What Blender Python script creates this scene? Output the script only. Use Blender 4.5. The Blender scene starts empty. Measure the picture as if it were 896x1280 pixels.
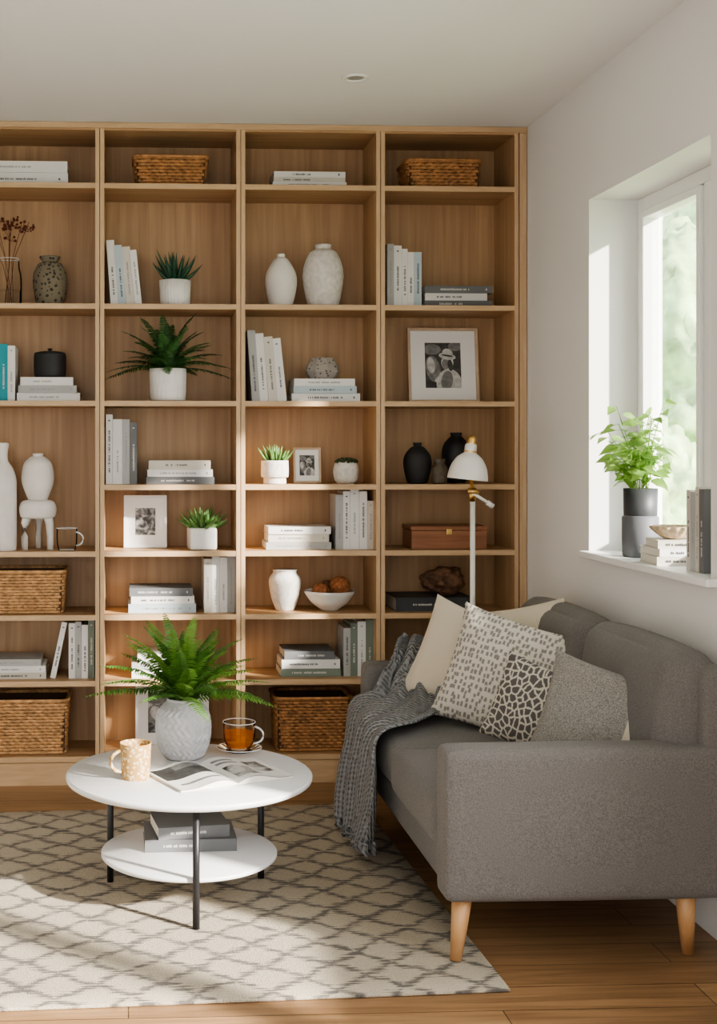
import bpy, bmesh, math, random
from mathutils import Vector, Matrix, noise as mnoise
R = random.Random(11)
pi = math.pi

# ------------------------------------------------------------------ materials
def new_mat(name):
    m = bpy.data.materials.new(name); m.use_nodes = True
    nt = m.node_tree
    return m, nt, nt.nodes['Principled BSDF']
def N(nt, typ, **kw):
    n = nt.nodes.new(typ)
    for k, v in kw.items(): setattr(n, k, v)
    return n
def coords(nt, scale=(1,1,1), rot=(0,0,0)):
    tc = N(nt,'ShaderNodeTexCoord'); mp = N(nt,'ShaderNodeMapping')
    mp.inputs['Scale'].default_value = scale; mp.inputs['Rotation'].default_value = rot
    nt.links.new(tc.outputs['Object'], mp.inputs['Vector'])
    return mp.outputs['Vector']
def ramp(nt, fac, stops):
    r = N(nt,'ShaderNodeValToRGB')
    e = r.color_ramp.elements
    while len(e) < len(stops): e.new(.5)
    for i,(p,c) in enumerate(stops):
        e[i].position = p; e[i].color = (*c,1)
    nt.links.new(fac, r.inputs['Fac']); return r.outputs['Color']
def add_bump(nt, b, h, strength=.3, dist=.002):
    bp = N(nt,'ShaderNodeBump'); bp.inputs['Strength'].default_value = strength
    bp.inputs['Distance'].default_value = dist
    nt.links.new(h, bp.inputs['Height']); nt.links.new(bp.outputs['Normal'], b.inputs['Normal'])
def simple(name, col, rough=.5, metal=0, var=0.0, vscale=8, bump=0, bscale=200, bdist=.002, vec_scale=(1,1,1)):
    m, nt, b = new_mat(name)
    b.inputs['Base Color'].default_value = (*col,1)
    b.inputs['Roughness'].default_value = rough; b.inputs['Metallic'].default_value = metal
    v = coords(nt, vec_scale)
    if var:
        n = N(nt,'ShaderNodeTexNoise'); n.inputs['Scale'].default_value = vscale; n.inputs['Detail'].default_value = 4
        nt.links.new(v, n.inputs['Vector'])
        c = ramp(nt, n.outputs['Fac'], [(.3, tuple(x*(1-var) for x in col)), (.7, tuple(min(1,x*(1+var)) for x in col))])
        nt.links.new(c, b.inputs['Base Color'])
    if bump:
        n = N(nt,'ShaderNodeTexNoise'); n.inputs['Scale'].default_value = bscale; n.inputs['Detail'].default_value = 2
        nt.links.new(v, n.inputs['Vector']); add_bump(nt, b, n.outputs['Fac'], bump, bdist)
    return m
def wood(name, dark, light, scale, rough=.45):
    m, nt, b = new_mat(name)
    v = coords(nt, scale)
    n = N(nt,'ShaderNodeTexNoise'); n.inputs['Scale'].default_value = 1; n.inputs['Detail'].default_value = 6
    n.inputs['Distortion'].default_value = .6
    nt.links.new(v, n.inputs['Vector'])
    c = ramp(nt, n.outputs['Fac'], [(.25, dark), (.75, light)])
    nt.links.new(c, b.inputs['Base Color']); b.inputs['Roughness'].default_value = rough
    add_bump(nt, b, n.outputs['Fac'], .15, .001)
    return m

OAKD, OAKL = (.38,.23,.115), (.56,.36,.195)
oak_v = wood('oak_vertical', OAKD, OAKL, (38,38,1.6))
oak_h = wood('oak_horizontal', OAKD, OAKL, (1.6,38,38))
oak_edge = wood('oak_edge', (.50,.335,.19), (.63,.44,.265), (6,60,60))
oak_edge_v = wood('oak_edge_v', (.50,.335,.19), (.63,.44,.265), (60,60,6))
leg_wood = wood('leg_wood', (.50,.27,.12), (.62,.36,.18), (60,60,5), .4)
box_wood = wood('box_wood', (.20,.08,.035), (.36,.16,.08), (4,50,50), .4)
frame_wood = wood('frame_wood', (.50,.36,.24), (.66,.5,.36), (20,20,20), .5)
wall_m = simple('wall_paint', (.78,.77,.755), .85, bump=.05, bscale=400, bdist=.0005)
ceil_m = simple('ceiling_paint', (.84,.835,.83), .9, bump=.05, bscale=300, bdist=.0005)
trim_m = simple('trim_paint', (.86,.86,.85), .35, bump=.02, bscale=100)
white_cer = simple('white_ceramic', (.80,.78,.75), .4, var=.04, vscale=30)
matte_cer = simple('matte_ceramic', (.76,.73,.69), .8, var=.07, vscale=14, bump=.35, bscale=110)
speck_cer = simple('textured_ceramic', (.68,.65,.61), .85, var=.14, vscale=60, bump=.6, bscale=160)
table_white = simple('table_lacquer', (.76,.76,.765), .35, bump=.02, bscale=60)
black_metal = simple('black_metal', (.018,.018,.02), .4, bump=.05)
black_cer = simple('black_ceramic', (.022,.022,.024), .6, var=.2, bump=.2, bscale=90)
lamp_white = simple('lamp_white', (.82,.80,.77), .3, bump=.02)
brass = simple('brass', (.70,.46,.18), .3, metal=1, bump=.03)
grey_pot = simple('grey_pot', (.13,.135,.15), .6, var=.06, bump=.1)
grey_pot2 = simple('grey_pot_upper', (.045,.048,.055), .5, bump=.1)
brown_jar = simple('brown_jar', (.10,.075,.05), .5, var=.4, vscale=60)
soil = simple('soil', (.03,.02,.013), .95, var=.4, vscale=120, bump=.8, bscale=150)
page_m = simple('book_pages', (.74,.70,.62), .9, var=.12, vscale=1, vec_scale=(1,1,700))
ink = simple('print_ink', (.10,.10,.105), .7, var=.1)
ink_l = simple('print_grey', (.34,.34,.34), .7, var=.1)
foil = simple('print_white', (.6,.59,.56), .6, var=.05)
C = {
 'w': simple('cover_white', (.74,.73,.71), .55, var=.03),
 'c': simple('cover_cream', (.62,.58,.51), .6, var=.05),
 'g': simple('cover_lightgrey', (.42,.42,.41), .6, var=.05),
 'm': simple('cover_grey', (.15,.155,.16), .6, var=.06),
 'd': simple('cover_dark', (.05,.052,.058), .55, var=.1),
 't': simple('cover_teal', (.01,.30,.36), .5, var=.06),
 's': simple('cover_sage', (.20,.24,.195), .6, var=.06),
 'b': simple('cover_paleblue', (.46,.55,.60), .6, var=.04),
}
wicker = simple('wicker', (.42,.21,.085), .6, var=.35, vscale=45, bump=.4, bscale=260)
wicker_l = simple('wicker_light', (.55,.32,.15), .6, var=.35, vscale=45, bump=.4, bscale=260)
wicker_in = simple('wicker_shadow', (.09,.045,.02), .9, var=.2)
fern_g = simple('fern_green', (.06,.16,.022), .5, var=.35, vscale=25)
fern_g2 = simple('fern_green_light', (.14,.29,.045), .5, var=.3, vscale=25)
fern_d = simple('fern_dark', (.022,.08,.018), .55, var=.3, vscale=25)
fern_d2 = simple('fern_dark_light', (.05,.14,.03), .5, var=.3, vscale=25)
aloe_g = simple('aloe_green', (.025,.085,.045), .45, var=.35, vscale=60)
succ_g = simple('succulent_green', (.13,.25,.07), .45, var=.3, vscale=50)
dried = simple('dried_flower', (.13,.035,.015), .8, var=.4, vscale=60)
rock_m = simple('driftwood', (.15,.075,.042), .8, var=.6, vscale=40, bump=.8, bscale=60, bdist=.01)
ball_m = simple('dried_ball', (.30,.11,.04), .8, var=.5, vscale=90, bump=1, bscale=130, bdist=.006)
def leafmat():
    m, nt, b = new_mat('young_leaf')
    b.inputs['Roughness'].default_value = .5
    t = N(nt,'ShaderNodeBsdfTranslucent'); t.inputs['Color'].default_value = (.38,.60,.15,1)
    mx = N(nt,'ShaderNodeMixShader'); mx.inputs[0].default_value = .4
    o = nt.nodes['Material Output']
    v = coords(nt)
    n = N(nt,'ShaderNodeTexNoise'); n.inputs['Scale'].default_value = 30; nt.links.new(v, n.inputs['Vector'])
    c = ramp(nt, n.outputs['Fac'], [(.3,(.14,.28,.06)),(.7,(.32,.46,.14))]); nt.links.new(c, b.inputs['Base Color'])
    nt.links.new(b.outputs[0], mx.inputs[1]); nt.links.new(t.outputs[0], mx.inputs[2]); nt.links.new(mx.outputs[0], o.inputs[0])
    return m
leaf_m = leafmat()
def glassmat(name, tint=(1,1,1), gl=.12):
    m, nt, b = new_mat(name); nt.nodes.remove(b)
    t = N(nt,'ShaderNodeBsdfTransparent'); t.inputs[0].default_value = (*tint,1)
    g = N(nt,'ShaderNodeBsdfGlossy'); g.inputs['Roughness'].default_value = .03
    lw = N(nt,'ShaderNodeLayerWeight'); lw.inputs['Blend'].default_value = gl
    mx = N(nt,'ShaderNodeMixShader')
    nt.links.new(lw.outputs['Fresnel'], mx.inputs[0]); nt.links.new(t.outputs[0], mx.inputs[1]); nt.links.new(g.outputs[0], mx.inputs[2])
    nt.links.new(mx.outputs[0], nt.nodes['Material Output'].inputs[0]); return m
pane = glassmat('window_glass', (1,1,1), .04)
clear = glassmat('clear_glass', (.985,.99,.985), .12)
glass_rim = simple('glass_rim', (.78,.80,.80), .12)
def teamat():
    m, nt, b = new_mat('tea'); b.inputs['Base Color'].default_value=(.80,.30,.05,1); b.inputs['Roughness'].default_value=.1
    t = N(nt,'ShaderNodeBsdfTransparent'); t.inputs[0].default_value=(1,.66,.28,1)
    mx = N(nt,'ShaderNodeMixShader'); mx.inputs[0].default_value=.72
    nt.links.new(b.outputs[0], mx.inputs[1]); nt.links.new(t.outputs[0], mx.inputs[2]); nt.links.new(mx.outputs[0], nt.nodes['Material Output'].inputs[0]); return m
tea = teamat()
def fabric(name, col, sc=500, strength=.5, var=.18):
    m, nt, b = new_mat(name); v = coords(nt)
    n = N(nt,'ShaderNodeTexNoise'); n.inputs['Scale'].default_value = sc; n.inputs['Detail'].default_value = 3
    nt.links.new(v, n.inputs['Vector'])
    c = ramp(nt, n.outputs['Fac'], [(.3, tuple(x*(1-var) for x in col)),(.7, tuple(x*(1+var) for x in col))])
    nt.links.new(c, b.inputs['Base Color']); b.inputs['Roughness'].default_value = .95
    b.inputs['Sheen Weight'].default_value = .08
    add_bump(nt, b, n.outputs['Fac'], strength, .002); return m
sofa_m = fabric('sofa_fabric', (.158,.147,.138), 330, .6, .28)
cream_m = fabric('cream_linen', (.60,.53,.42), 500, .3, .06)
greyp_m = fabric('grey_tweed', (.25,.235,.215), 300, .7, .45)
def knit():
    m, nt, b = new_mat('knit_throw'); 
    tc = N(nt,'ShaderNodeTexCoord')
    w = N(nt,'ShaderNodeTexWave'); w.inputs['Scale'].default_value = 26; w.inputs['Distortion'].default_value = 2.0
    w.inputs['Detail'].default_value = 2; w.inputs['Detail Scale'].default_value=3; w.bands_direction='Y'
    nt.links.new(tc.outputs['Object'], w.inputs['Vector'])
    w2 = N(nt,'ShaderNodeTexWave'); w2.inputs['Scale'].default_value = 34; w2.inputs['Distortion'].default_value = 3
    w2.bands_direction='DIAGONAL'; nt.links.new(tc.outputs['Object'], w2.inputs['Vector'])
    a = N(nt,'ShaderNodeMath', operation='MULTIPLY_ADD'); nt.links.new(w2.outputs['Fac'],a.inputs[0]); a.inputs[1].default_value=.6; nt.links.new(w.outputs['Fac'],a.inputs[2])
    c = ramp(nt, a.outputs[0], [(.1,(.14,.14,.142)),(1,(.33,.33,.335))])
    nt.links.new(c, b.inputs['Base Color']); b.inputs['Roughness'].default_value = .95
    add_bump(nt, b, a.outputs[0], 1, .007); return m
knit_m = knit()
def voro_mat(name, ground, mark, scale, mode, thr, rnd=1.0, soft=.03):
    m, nt, b = new_mat(name); v = coords(nt, scale)
    nn = N(nt,'ShaderNodeTexNoise'); nn.inputs['Scale'].default_value = 1.3
    nt.links.new(v, nn.inputs['Vector'])
    ad = N(nt,'ShaderNodeVectorMath', operation='MULTIPLY_ADD')
    nt.links.new(nn.outputs['Color'], ad.inputs[0]); ad.inputs[1].default_value = (.5,.5,.5); nt.links.new(v, ad.inputs[2])
    vo = N(nt,'ShaderNodeTexVoronoi'); vo.voronoi_dimensions='2D' if mode!='3D' else '3D'
    vo.feature = 'DISTANCE_TO_EDGE' if mode=='edge' else 'F1'
    if mode == 'dash': vo.distance = 'CHEBYCHEV'
    vo.inputs['Scale'].default_value = 1; vo.inputs['Randomness'].default_value = rnd
    nt.links.new(ad.outputs[0], vo.inputs['Vector'])
    c = ramp(nt, vo.outputs['Distance'], [(thr-soft, mark),(thr+soft, ground)])
    nt.links.new(c, b.inputs['Base Color']); b.inputs['Roughness'].default_value = .95
    n = N(nt,'ShaderNodeTexNoise'); n.inputs['Scale'].default_value = 25
    nt.links.new(v, n.inputs['Vector']); add_bump(nt, b, n.outputs['Fac'], .4, .001); return m
dash_m = voro_mat('dash_print', (.64,.60,.53), (.26,.24,.22), (72,46,1), 'dash', .29, .55, .06)
net_m  = voro_mat('network_print', (.12,.11,.105), (.60,.56,.48), (52,44,1), 'edge', .12, 1.0, .05)
mosaic_m = voro_mat('mosaic_jar', (.20,.17,.12), (.05,.045,.04), (60,60,60), '3D', .35)
stone_m = voro_mat('stone_facets', (.36,.33,.30), (.12,.11,.10), (70,70,70), '3D', .3)
mug_m = voro_mat('mug_speckle', (.45,.27,.10), (.64,.52,.34), (95,95,95), '3D', .42)

def floormat():
    m, nt, b = new_mat('oak_floor'); v = coords(nt)
    br = N(nt,'ShaderNodeTexBrick'); br.offset=.37; br.offset_frequency=2
    br.inputs['Scale'].default_value = 1; br.inputs['Brick Width'].default_value = 1.35; br.inputs['Row Height'].default_value = .125
    br.inputs['Mortar Size'].default_value = .0015; br.inputs['Bias'].default_value = 0
    br.inputs['Color1'].default_value = (.44,.265,.135,1); br.inputs['Color2'].default_value = (.30,.17,.085,1); br.inputs['Mortar'].default_value = (.08,.045,.022,1)
    nt.links.new(v, br.inputs['Vector'])
    v2 = coords(nt, (1.5,26,1)); n = N(nt,'ShaderNodeTexNoise'); n.inputs['Scale'].default_value=1.5; n.inputs['Detail'].default_value=8; n.inputs['Distortion'].default_value=1.2
    nt.links.new(v2, n.inputs['Vector'])
    c = ramp(nt, n.outputs['Fac'], [(.3,(.62,.60,.57)),(.65,(1.0,1.0,1.0))])
    mx = N(nt,'ShaderNodeMix', data_type='RGBA', blend_type='MULTIPLY'); mx.inputs[0].default_value = 1
    nt.links.new(br.outputs['Color'], mx.inputs[6]); nt.links.new(c, mx.inputs[7])
    nt.links.new(mx.outputs[2], b.inputs['Base Color']); b.inputs['Roughness'].default_value = .42
    add_bump(nt, b, n.outputs['Fac'], .1, .001); return m
floor_m = floormat()
def rugmat():
    m, nt, b = new_mat('rug_weave'); v = coords(nt)
    n = N(nt,'ShaderNodeTexNoise'); n.inputs['Scale'].default_value = 7; n.inputs['Detail'].default_value = 4; n.inputs['Roughness'].default_value=.65
    nt.links.new(v, n.inputs['Vector'])
    ad = N(nt,'ShaderNodeVectorMath', operation='MULTIPLY_ADD')
    nt.links.new(n.outputs['Color'], ad.inputs[0]); ad.inputs[1].default_value = (.10,.065,0); nt.links.new(v, ad.inputs[2])
    sp = N(nt,'ShaderNodeSeparateXYZ'); nt.links.new(ad.outputs[0], sp.inputs[0])
    def mth(op, a, bb=None, cc=None):
        q = N(nt,'ShaderNodeMath', operation=op)
        for i,x in enumerate((a,bb,cc)):
            if x is None: continue
            if isinstance(x,(int,float)): q.inputs[i].default_value = x
            else: nt.links.new(x, q.inputs[i])
        return q.outputs[0]
    U = mth('MULTIPLY', sp.outputs[0], 1/.165); V = mth('MULTIPLY', sp.outputs[1], 1/.145)
    l1 = mth('PINGPONG', mth('ADD',U,V), .5); l2 = mth('PINGPONG', mth('SUBTRACT',U,V), .5)
    mn = mth('MINIMUM', l1, l2)
    v2 = coords(nt, (11,150,1)); n2 = N(nt,'ShaderNodeTexNoise'); n2.inputs['Scale'].default_value=1; n2.inputs['Detail'].default_value=4
    nt.links.new(v2, n2.inputs['Vector'])
    k = mth('MULTIPLY_ADD', n2.outputs['Fac'], -.75, .43)
    d = mth('SUBTRACT', mn, k)
    c = ramp(nt, mth('MULTIPLY_ADD', d, 5, .5), [(.32,(.165,.15,.135)),(.85,(.53,.465,.365))])
    n3 = N(nt,'ShaderNodeTexNoise'); n3.inputs['Scale'].default_value=260
    nt.links.new(v, n3.inputs['Vector'])
    c3 = ramp(nt, n3.outputs['Fac'], [(.3,(.74,.74,.74)),(.7,(1,1,1))])
    mx = N(nt,'ShaderNodeMix', data_type='RGBA', blend_type='MULTIPLY'); mx.inputs[0].default_value = 1
    nt.links.new(c, mx.inputs[6]); nt.links.new(c3, mx.inputs[7]); nt.links.new(mx.outputs[2], b.inputs['Base Color'])
    b.inputs['Roughness'].default_value = .97; add_bump(nt, b, n3.outputs['Fac'], .7, .004); return m
rug_m = rugmat()
def bwphoto(name, scale):
    m, nt, b = new_mat(name); v = coords(nt, (scale,scale,scale))
    n = N(nt,'ShaderNodeTexNoise'); n.inputs['Scale'].default_value=1; n.inputs['Detail'].default_value=4; n.inputs['Distortion'].default_value=.5
    nt.links.new(v, n.inputs['Vector'])
    c = ramp(nt, n.outputs['Fac'], [(.38,(.04,.04,.04)),(.5,(.2,.2,.2)),(.62,(.55,.55,.54))])
    nt.links.new(c, b.inputs['Base Color']); b.inputs['Roughness'].default_value=.4; return m
photo_m = bwphoto('bw_photo', 26); photo_d = bwphoto('bw_photo_fine', 45)
pdark = simple('photo_dark', (.05,.05,.05), .5, var=.5, vscale=40); pmid = simple('photo_mid', (.2,.2,.2), .5, var=.3, vscale=60); plight = simple('photo_light', (.52,.52,.51), .5, var=.25, vscale=50)
foliage_m = simple('garden_foliage', (.34,.47,.24), .8, var=.5, vscale=4)
grass_m = simple('garden_grass', (.30,.38,.18), .9, var=.2)

# ------------------------------------------------------------------ mesh builder
class MB:
    def __init__(s): s.v=[]; s.f=[]; s.fm=[]; s.fs=[]; s.mats=[]
    def add(s, verts, faces, mat, M=None, smooth=False):
        if mat not in s.mats: s.mats.append(mat)
        mi = s.mats.index(mat); o = len(s.v)
        if M is not None: verts = [M @ Vector(p) for p in verts]
        s.v.extend([tuple(p) for p in verts])
        for f in faces:
            s.f.append(tuple(i+o for i in f)); s.fm.append(mi); s.fs.append(smooth)
    def box(s, c, size, mat, M=None):
        x,y,z = (q/2 for q in size); a,b,d = c
        vs = [(a+i*x,b+j*y,d+k*z) for i in (-1,1) for j in (-1,1) for k in (-1,1)]
        s.add(vs, [(0,1,3,2),(4,6,7,5),(0,4,5,1),(2,3,7,6),(0,2,6,4),(1,5,7,3)], mat, M)
    def b2(s, x0,x1,y0,y1,z0,z1, mat, M=None):
        s.box(((x0+x1)/2,(y0+y1)/2,(z0+z1)/2),(abs(x1-x0),abs(y1-y0),abs(z1-z0)),mat,M)
    def lathe(s, prof, mat, c=(0,0,0), seg=36, M=None, disp=None, cap=True):
        vs=[]; fs=[]
        for (r,z) in prof:
            for i in range(seg):
                t = 2*pi*i/seg; rr = r + (disp(t,z,r) if disp else 0)
                vs.append((c[0]+rr*math.cos(t), c[1]+rr*math.sin(t), c[2]+z))
        for j in range(len(prof)-1):
            for i in range(seg):
                k=(i+1)%seg; fs.append((j*seg+i, j*seg+k, (j+1)*seg+k, (j+1)*seg+i))
        s.add(vs, fs, mat, M, True)
        if cap:
            s.add(vs[:seg], [tuple(range(seg-1,-1,-1))], mat, M)
            s.add(vs[-seg:], [tuple(range(seg))], mat, M)
    def tube(s, pts, rad, mat, seg=8, M=None):
        pts=[Vector(p) for p in pts]; n=len(pts); vs=[]; fs=[]
        up=Vector((0,0,1))
        for i,p in enumerate(pts):
            t=(pts[min(i+1,n-1)]-pts[max(i-1,0)]).normalized()
            a=t.cross(up)
            if a.length<.05: a=t.cross(Vector((1,0,0)))
            a.normalize(); b=t.cross(a)
            r=rad[i] if isinstance(rad,(list,tuple)) else rad
            for k in range(seg):
                q=2*pi*k/seg; vs.append(p+a*(r*math.cos(q))+b*(r*math.sin(q)))
        for i in range(n-1):
            for k in range(seg):
                l=(k+1)%seg; fs.append((i*seg+k,i*seg+l,(i+1)*seg+l,(i+1)*seg+k))
        fs.append(tuple(range(seg-1,-1,-1))); fs.append(tuple(range((n-1)*seg,n*seg)))
        s.add(vs,fs,mat,M,True)
    def obj(s, name, loc=(0,0,0), rot=(0,0,0), parent=None, bevel=0, doubles=False, solid=0):
        me=bpy.data.meshes.new(name); me.from_pydata(s.v,[],s.f)
        for m in s.mats: me.materials.append(m)
        me.polygons.foreach_set('material_index', s.fm); me.polygons.foreach_set('use_smooth', s.fs)
        bm=bmesh.new(); bm.from_mesh(me)
        if doubles: bmesh.ops.remove_doubles(bm, verts=bm.verts, dist=1e-5)
        bmesh.ops.recalc_face_normals(bm, faces=bm.faces)
        bm.to_mesh(me); bm.free()
        me.update()
        o=bpy.data.objects.new(name, me); bpy.context.scene.collection.objects.link(o)
        o.location=loc; o.rotation_euler=rot
        if parent: o.parent=parent
        if bevel:
            md=o.modifiers.new('bevel','BEVEL'); md.width=bevel; md.segments=3; md.limit_method='ANGLE'
        if solid:
            md=o.modifiers.new('solid','SOLIDIFY'); md.thickness=solid; md.offset=1
        return o
def empty(name, loc=(0,0,0)):
    o=bpy.data.objects.new(name,None); bpy.context.scene.collection.objects.link(o); o.location=loc
    o.empty_display_size=.1; return o
def smooth_prof(pts, n=24):
    out=[]; P=[Vector((a,b,0)) for a,b in pts]; P=[P[0]]+P+[P[-1]]
    segs=len(P)-3; per=max(2,n//segs)
    for i in range(segs):
        for k in range(per):
            t=k/per; p0,p1,p2,p3=P[i:i+4]
            q=.5*((2*p1)+(p2-p0)*t+(2*p0-5*p1+4*p2-p3)*t*t+(3*p1-p0-3*p2+p3)*t**3)
            out.append((max(q.x,.0005),q.y))
    out.append(pts[-1]); return out

def rounded(sx,sy,sz,r,mb,mat,M=None,puff=(0,0,0),n=16):
    bm=bmesh.new(); bmesh.ops.create_cube(bm,size=2)
    bmesh.ops.subdivide_edges(bm,edges=bm.edges[:],cuts=n,use_grid_fill=True)
    h=Vector((sx/2,sy/2,sz/2)); vs=[]
    for v in bm.verts:
        u=[math.copysign(math.sin(min(1,abs(c))*pi/2),c) if abs(c)<1 else c for c in v.co]
        p=Vector((u[0]*h.x,u[1]*h.y,u[2]*h.z))
        inner=Vector([max(-(h[i]-r),min(h[i]-r,p[i])) for i in range(3)])
        d=p-inner
        if d.length>1e-9: p=inner+d.normalized()*r
        for i in range(3):
            j,k=[q for q in range(3) if q!=i]
            if puff[i]: p[i]+=puff[i]*u[i]*(1-u[j]**2)*(1-u[k]**2)
        vs.append(p)
    bm.verts.index_update()
    fs=[tuple(v.index for v in f.verts) for f in bm.faces]; bm.free()
    mb.add(vs,fs,mat,M,True)

# ------------------------------------------------------------------ room
XR, XL, YB, ZC = 1.54, -1.21, 5.20, 2.52
def boxobj(name, x0,x1,y0,y1,z0,z1, mat, bevel=0, parent=None):
    mb=MB(); mb.b2(x0-(x0+x1)/2,x1-(x0+x1)/2,y0-(y0+y1)/2,y1-(y0+y1)/2,z0-(z0+z1)/2,z1-(z0+z1)/2,mat)
    return mb.obj(name,((x0+x1)/2,(y0+y1)/2,(z0+z1)/2),parent=parent,bevel=bevel)
Y0=-1.2
mb=MB(); mb.b2(XL-.2,XR+.25,Y0,YB+.2,-.1,0,floor_m); mb.obj('floor')
mb=MB(); mb.b2(XL-.2,XR+.25,Y0,YB+.2,ZC,ZC+.15,ceil_m); mb.obj('ceiling')
mb=MB(); mb.b2(XL-.2,XR+.25,YB,YB+.2,0,ZC,wall_m); mb.obj('wall_back')
mb=MB(); mb.b2(XL-.2,XL,Y0,YB,0,ZC,wall_m); mb.obj('wall_left')
# wall added to cut frontal fill, opening sized for light (behind the camera)
mb=MB(); mb.b2(.25,XR+.25,Y0-.2,Y0,0,ZC,wall_m); mb.b2(XL-.2,XL+.15,Y0-.2,Y0,0,ZC,wall_m); mb.b2(XL+.15,.25,Y0-.2,Y0,2.3,ZC,wall_m); mb.obj('added_wall_front')
W1=(3.32,4.218,.915,2.111); W2=(1.0,2.45,.60,2.111)
mb=MB(); XO=XR+.25
mb.b2(XR,XO,Y0,YB,W1[3],ZC,wall_m)
mb.b2(XR,XO,W1[1],YB,0,W1[3],wall_m)
mb.b2(XR,XO,W1[0],W1[1],0,W1[2],wall_m)
mb.b2(XR,XO,W2[1],W1[0],0,W1[3],wall_m)
mb.b2(XR,XO,W2[0],W2[1],0,W2[2],wall_m)
mb.b2(XR,XO,Y0,W2[0],0,W1[3],wall_m)
mb.obj('wall_right')
boxobj('baseboard_right', XR-.014,XR,Y0,4.87,0,.11,trim_m,.003)
boxobj('baseboard_left', XL,XL+.014,Y0,4.87,0,.11,trim_m,.003)
def window(name, y0,y1,z0,z1, mull):
    e=empty(name,(XR+.2,(y0+y1)/2,z0))
    mb=MB(); x0,x1=XR+.165,XR+.225; f=.045
    mb.b2(x0,x1,y0,y0+f,z0,z1,trim_m); mb.b2(x0,x1,y1-f,y1,z0,z1,trim_m)
    mb.b2(x0,x1,y0+f,y1-f,z1-f,z1,trim_m); mb.b2(x0,x1,y0+f,y1-f,z0,z0+f,trim_m)
    ys=[y0+f]+[a for m in mull for a in (m-.022,m+.022)]+[y1-f]
    for m in mull: mb.b2(x0,x1,m-.022,m+.022,z0+f,z1-f,trim_m)
    for i in range(0,len(ys),2):
        a,b=ys[i],ys[i+1]; s=.028; u0,u1=x0-.012,x1-.015
        mb.b2(u0,u1,a+.004,a+s,z0+f+.004,z1-f-.004,trim_m); mb.b2(u0,u1,b-s,b-.004,z0+f+.004,z1-f-.004,trim_m)
        mb.b2(u0,u1,a+s,b-s,z1-f-s,z1-f-.004,trim_m); mb.b2(u0,u1,a+s,b-s,z0+f+.004,z0+f+s,trim_m)
    o=mb.obj(name+'_frame',bevel=.003); o.parent=e; o.matrix_parent_inverse=Matrix.Translation(-e.location)
    g=MB()
    for i in range(0,len(ys),2): g.b2(x0+.02,x0+.024,ys[i]+.02,ys[i+1]-.02,z0+f+.02,z1-f-.02,pane)
    o=g.obj(name+'_pane'); o.parent=e; o.matrix_parent_inverse=Matrix.Translation(-e.location)
window('window_1',*W1[:2],W1[2]+.022,W1[3],[3.70])
window('added_window',*W2,[1.72])  # unseen window, added to bring sun and fill onto the rug
SILL=.937
boxobj('trim_1', XR-.035,XR+.165,W1[0]-.05,W1[1]+.0,SILL-.022,SILL,trim_m,.004)

# ------------------------------------------------------------------ bookcase
FY=4.88; BYK=5.165
SZ=[2.289,1.830,1.460,1.140,.886,.644,.393,.106]
divs=[-1.186,-.6475,-.109,.429,.968,1.5065]
T=.017
mb=MB()
def pv(x0,x1,z0=0,z1=2.517,y0=FY):
    mb.b2(x0,x1,y0+.002,BYK,z0,z1,oak_v); mb.b2(x0,x1,y0,y0+.002,z0,z1,oak_edge_v)
for i,x in enumerate(divs):
    if i>0: pv(x-T,x-.0012)
    if i<5: pv(x+.0012,x+T)
pv(1.4905+.0185,1.537)
for c in range(5):
    a=divs[c]+T; b=divs[c+1]-T
    mb.b2(a,b,BYK-.008,BYK,.09,2.517,oak_v)
    zs=[z for i,z in enumerate(SZ) if not (c==1 and i==3)]
    for z in zs:
        mb.b2(a,b,FY+.004,BYK-.008,z-.020,z,oak_h); mb.b2(a,b,FY+.002,FY+.004,z-.020,z,oak_edge)
    mb.b2(a,b,FY+.002,BYK-.008,2.490,2.517,oak_h)
    mb.b2(a,b,FY+.006,FY+.022,0,SZ[7]-.020,oak_h)
mb.b2(XL+.002,1.537,FY-.006,FY+.004,2.497,2.518,oak_edge)
mb.b2(XL+.002,1.537,FY-.008,FY,0,.084,oak_edge)
mb.obj('bookcase')

def X(u,y=4.98): return (u-160)/326*(y/4.88)
K=.00313

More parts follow.
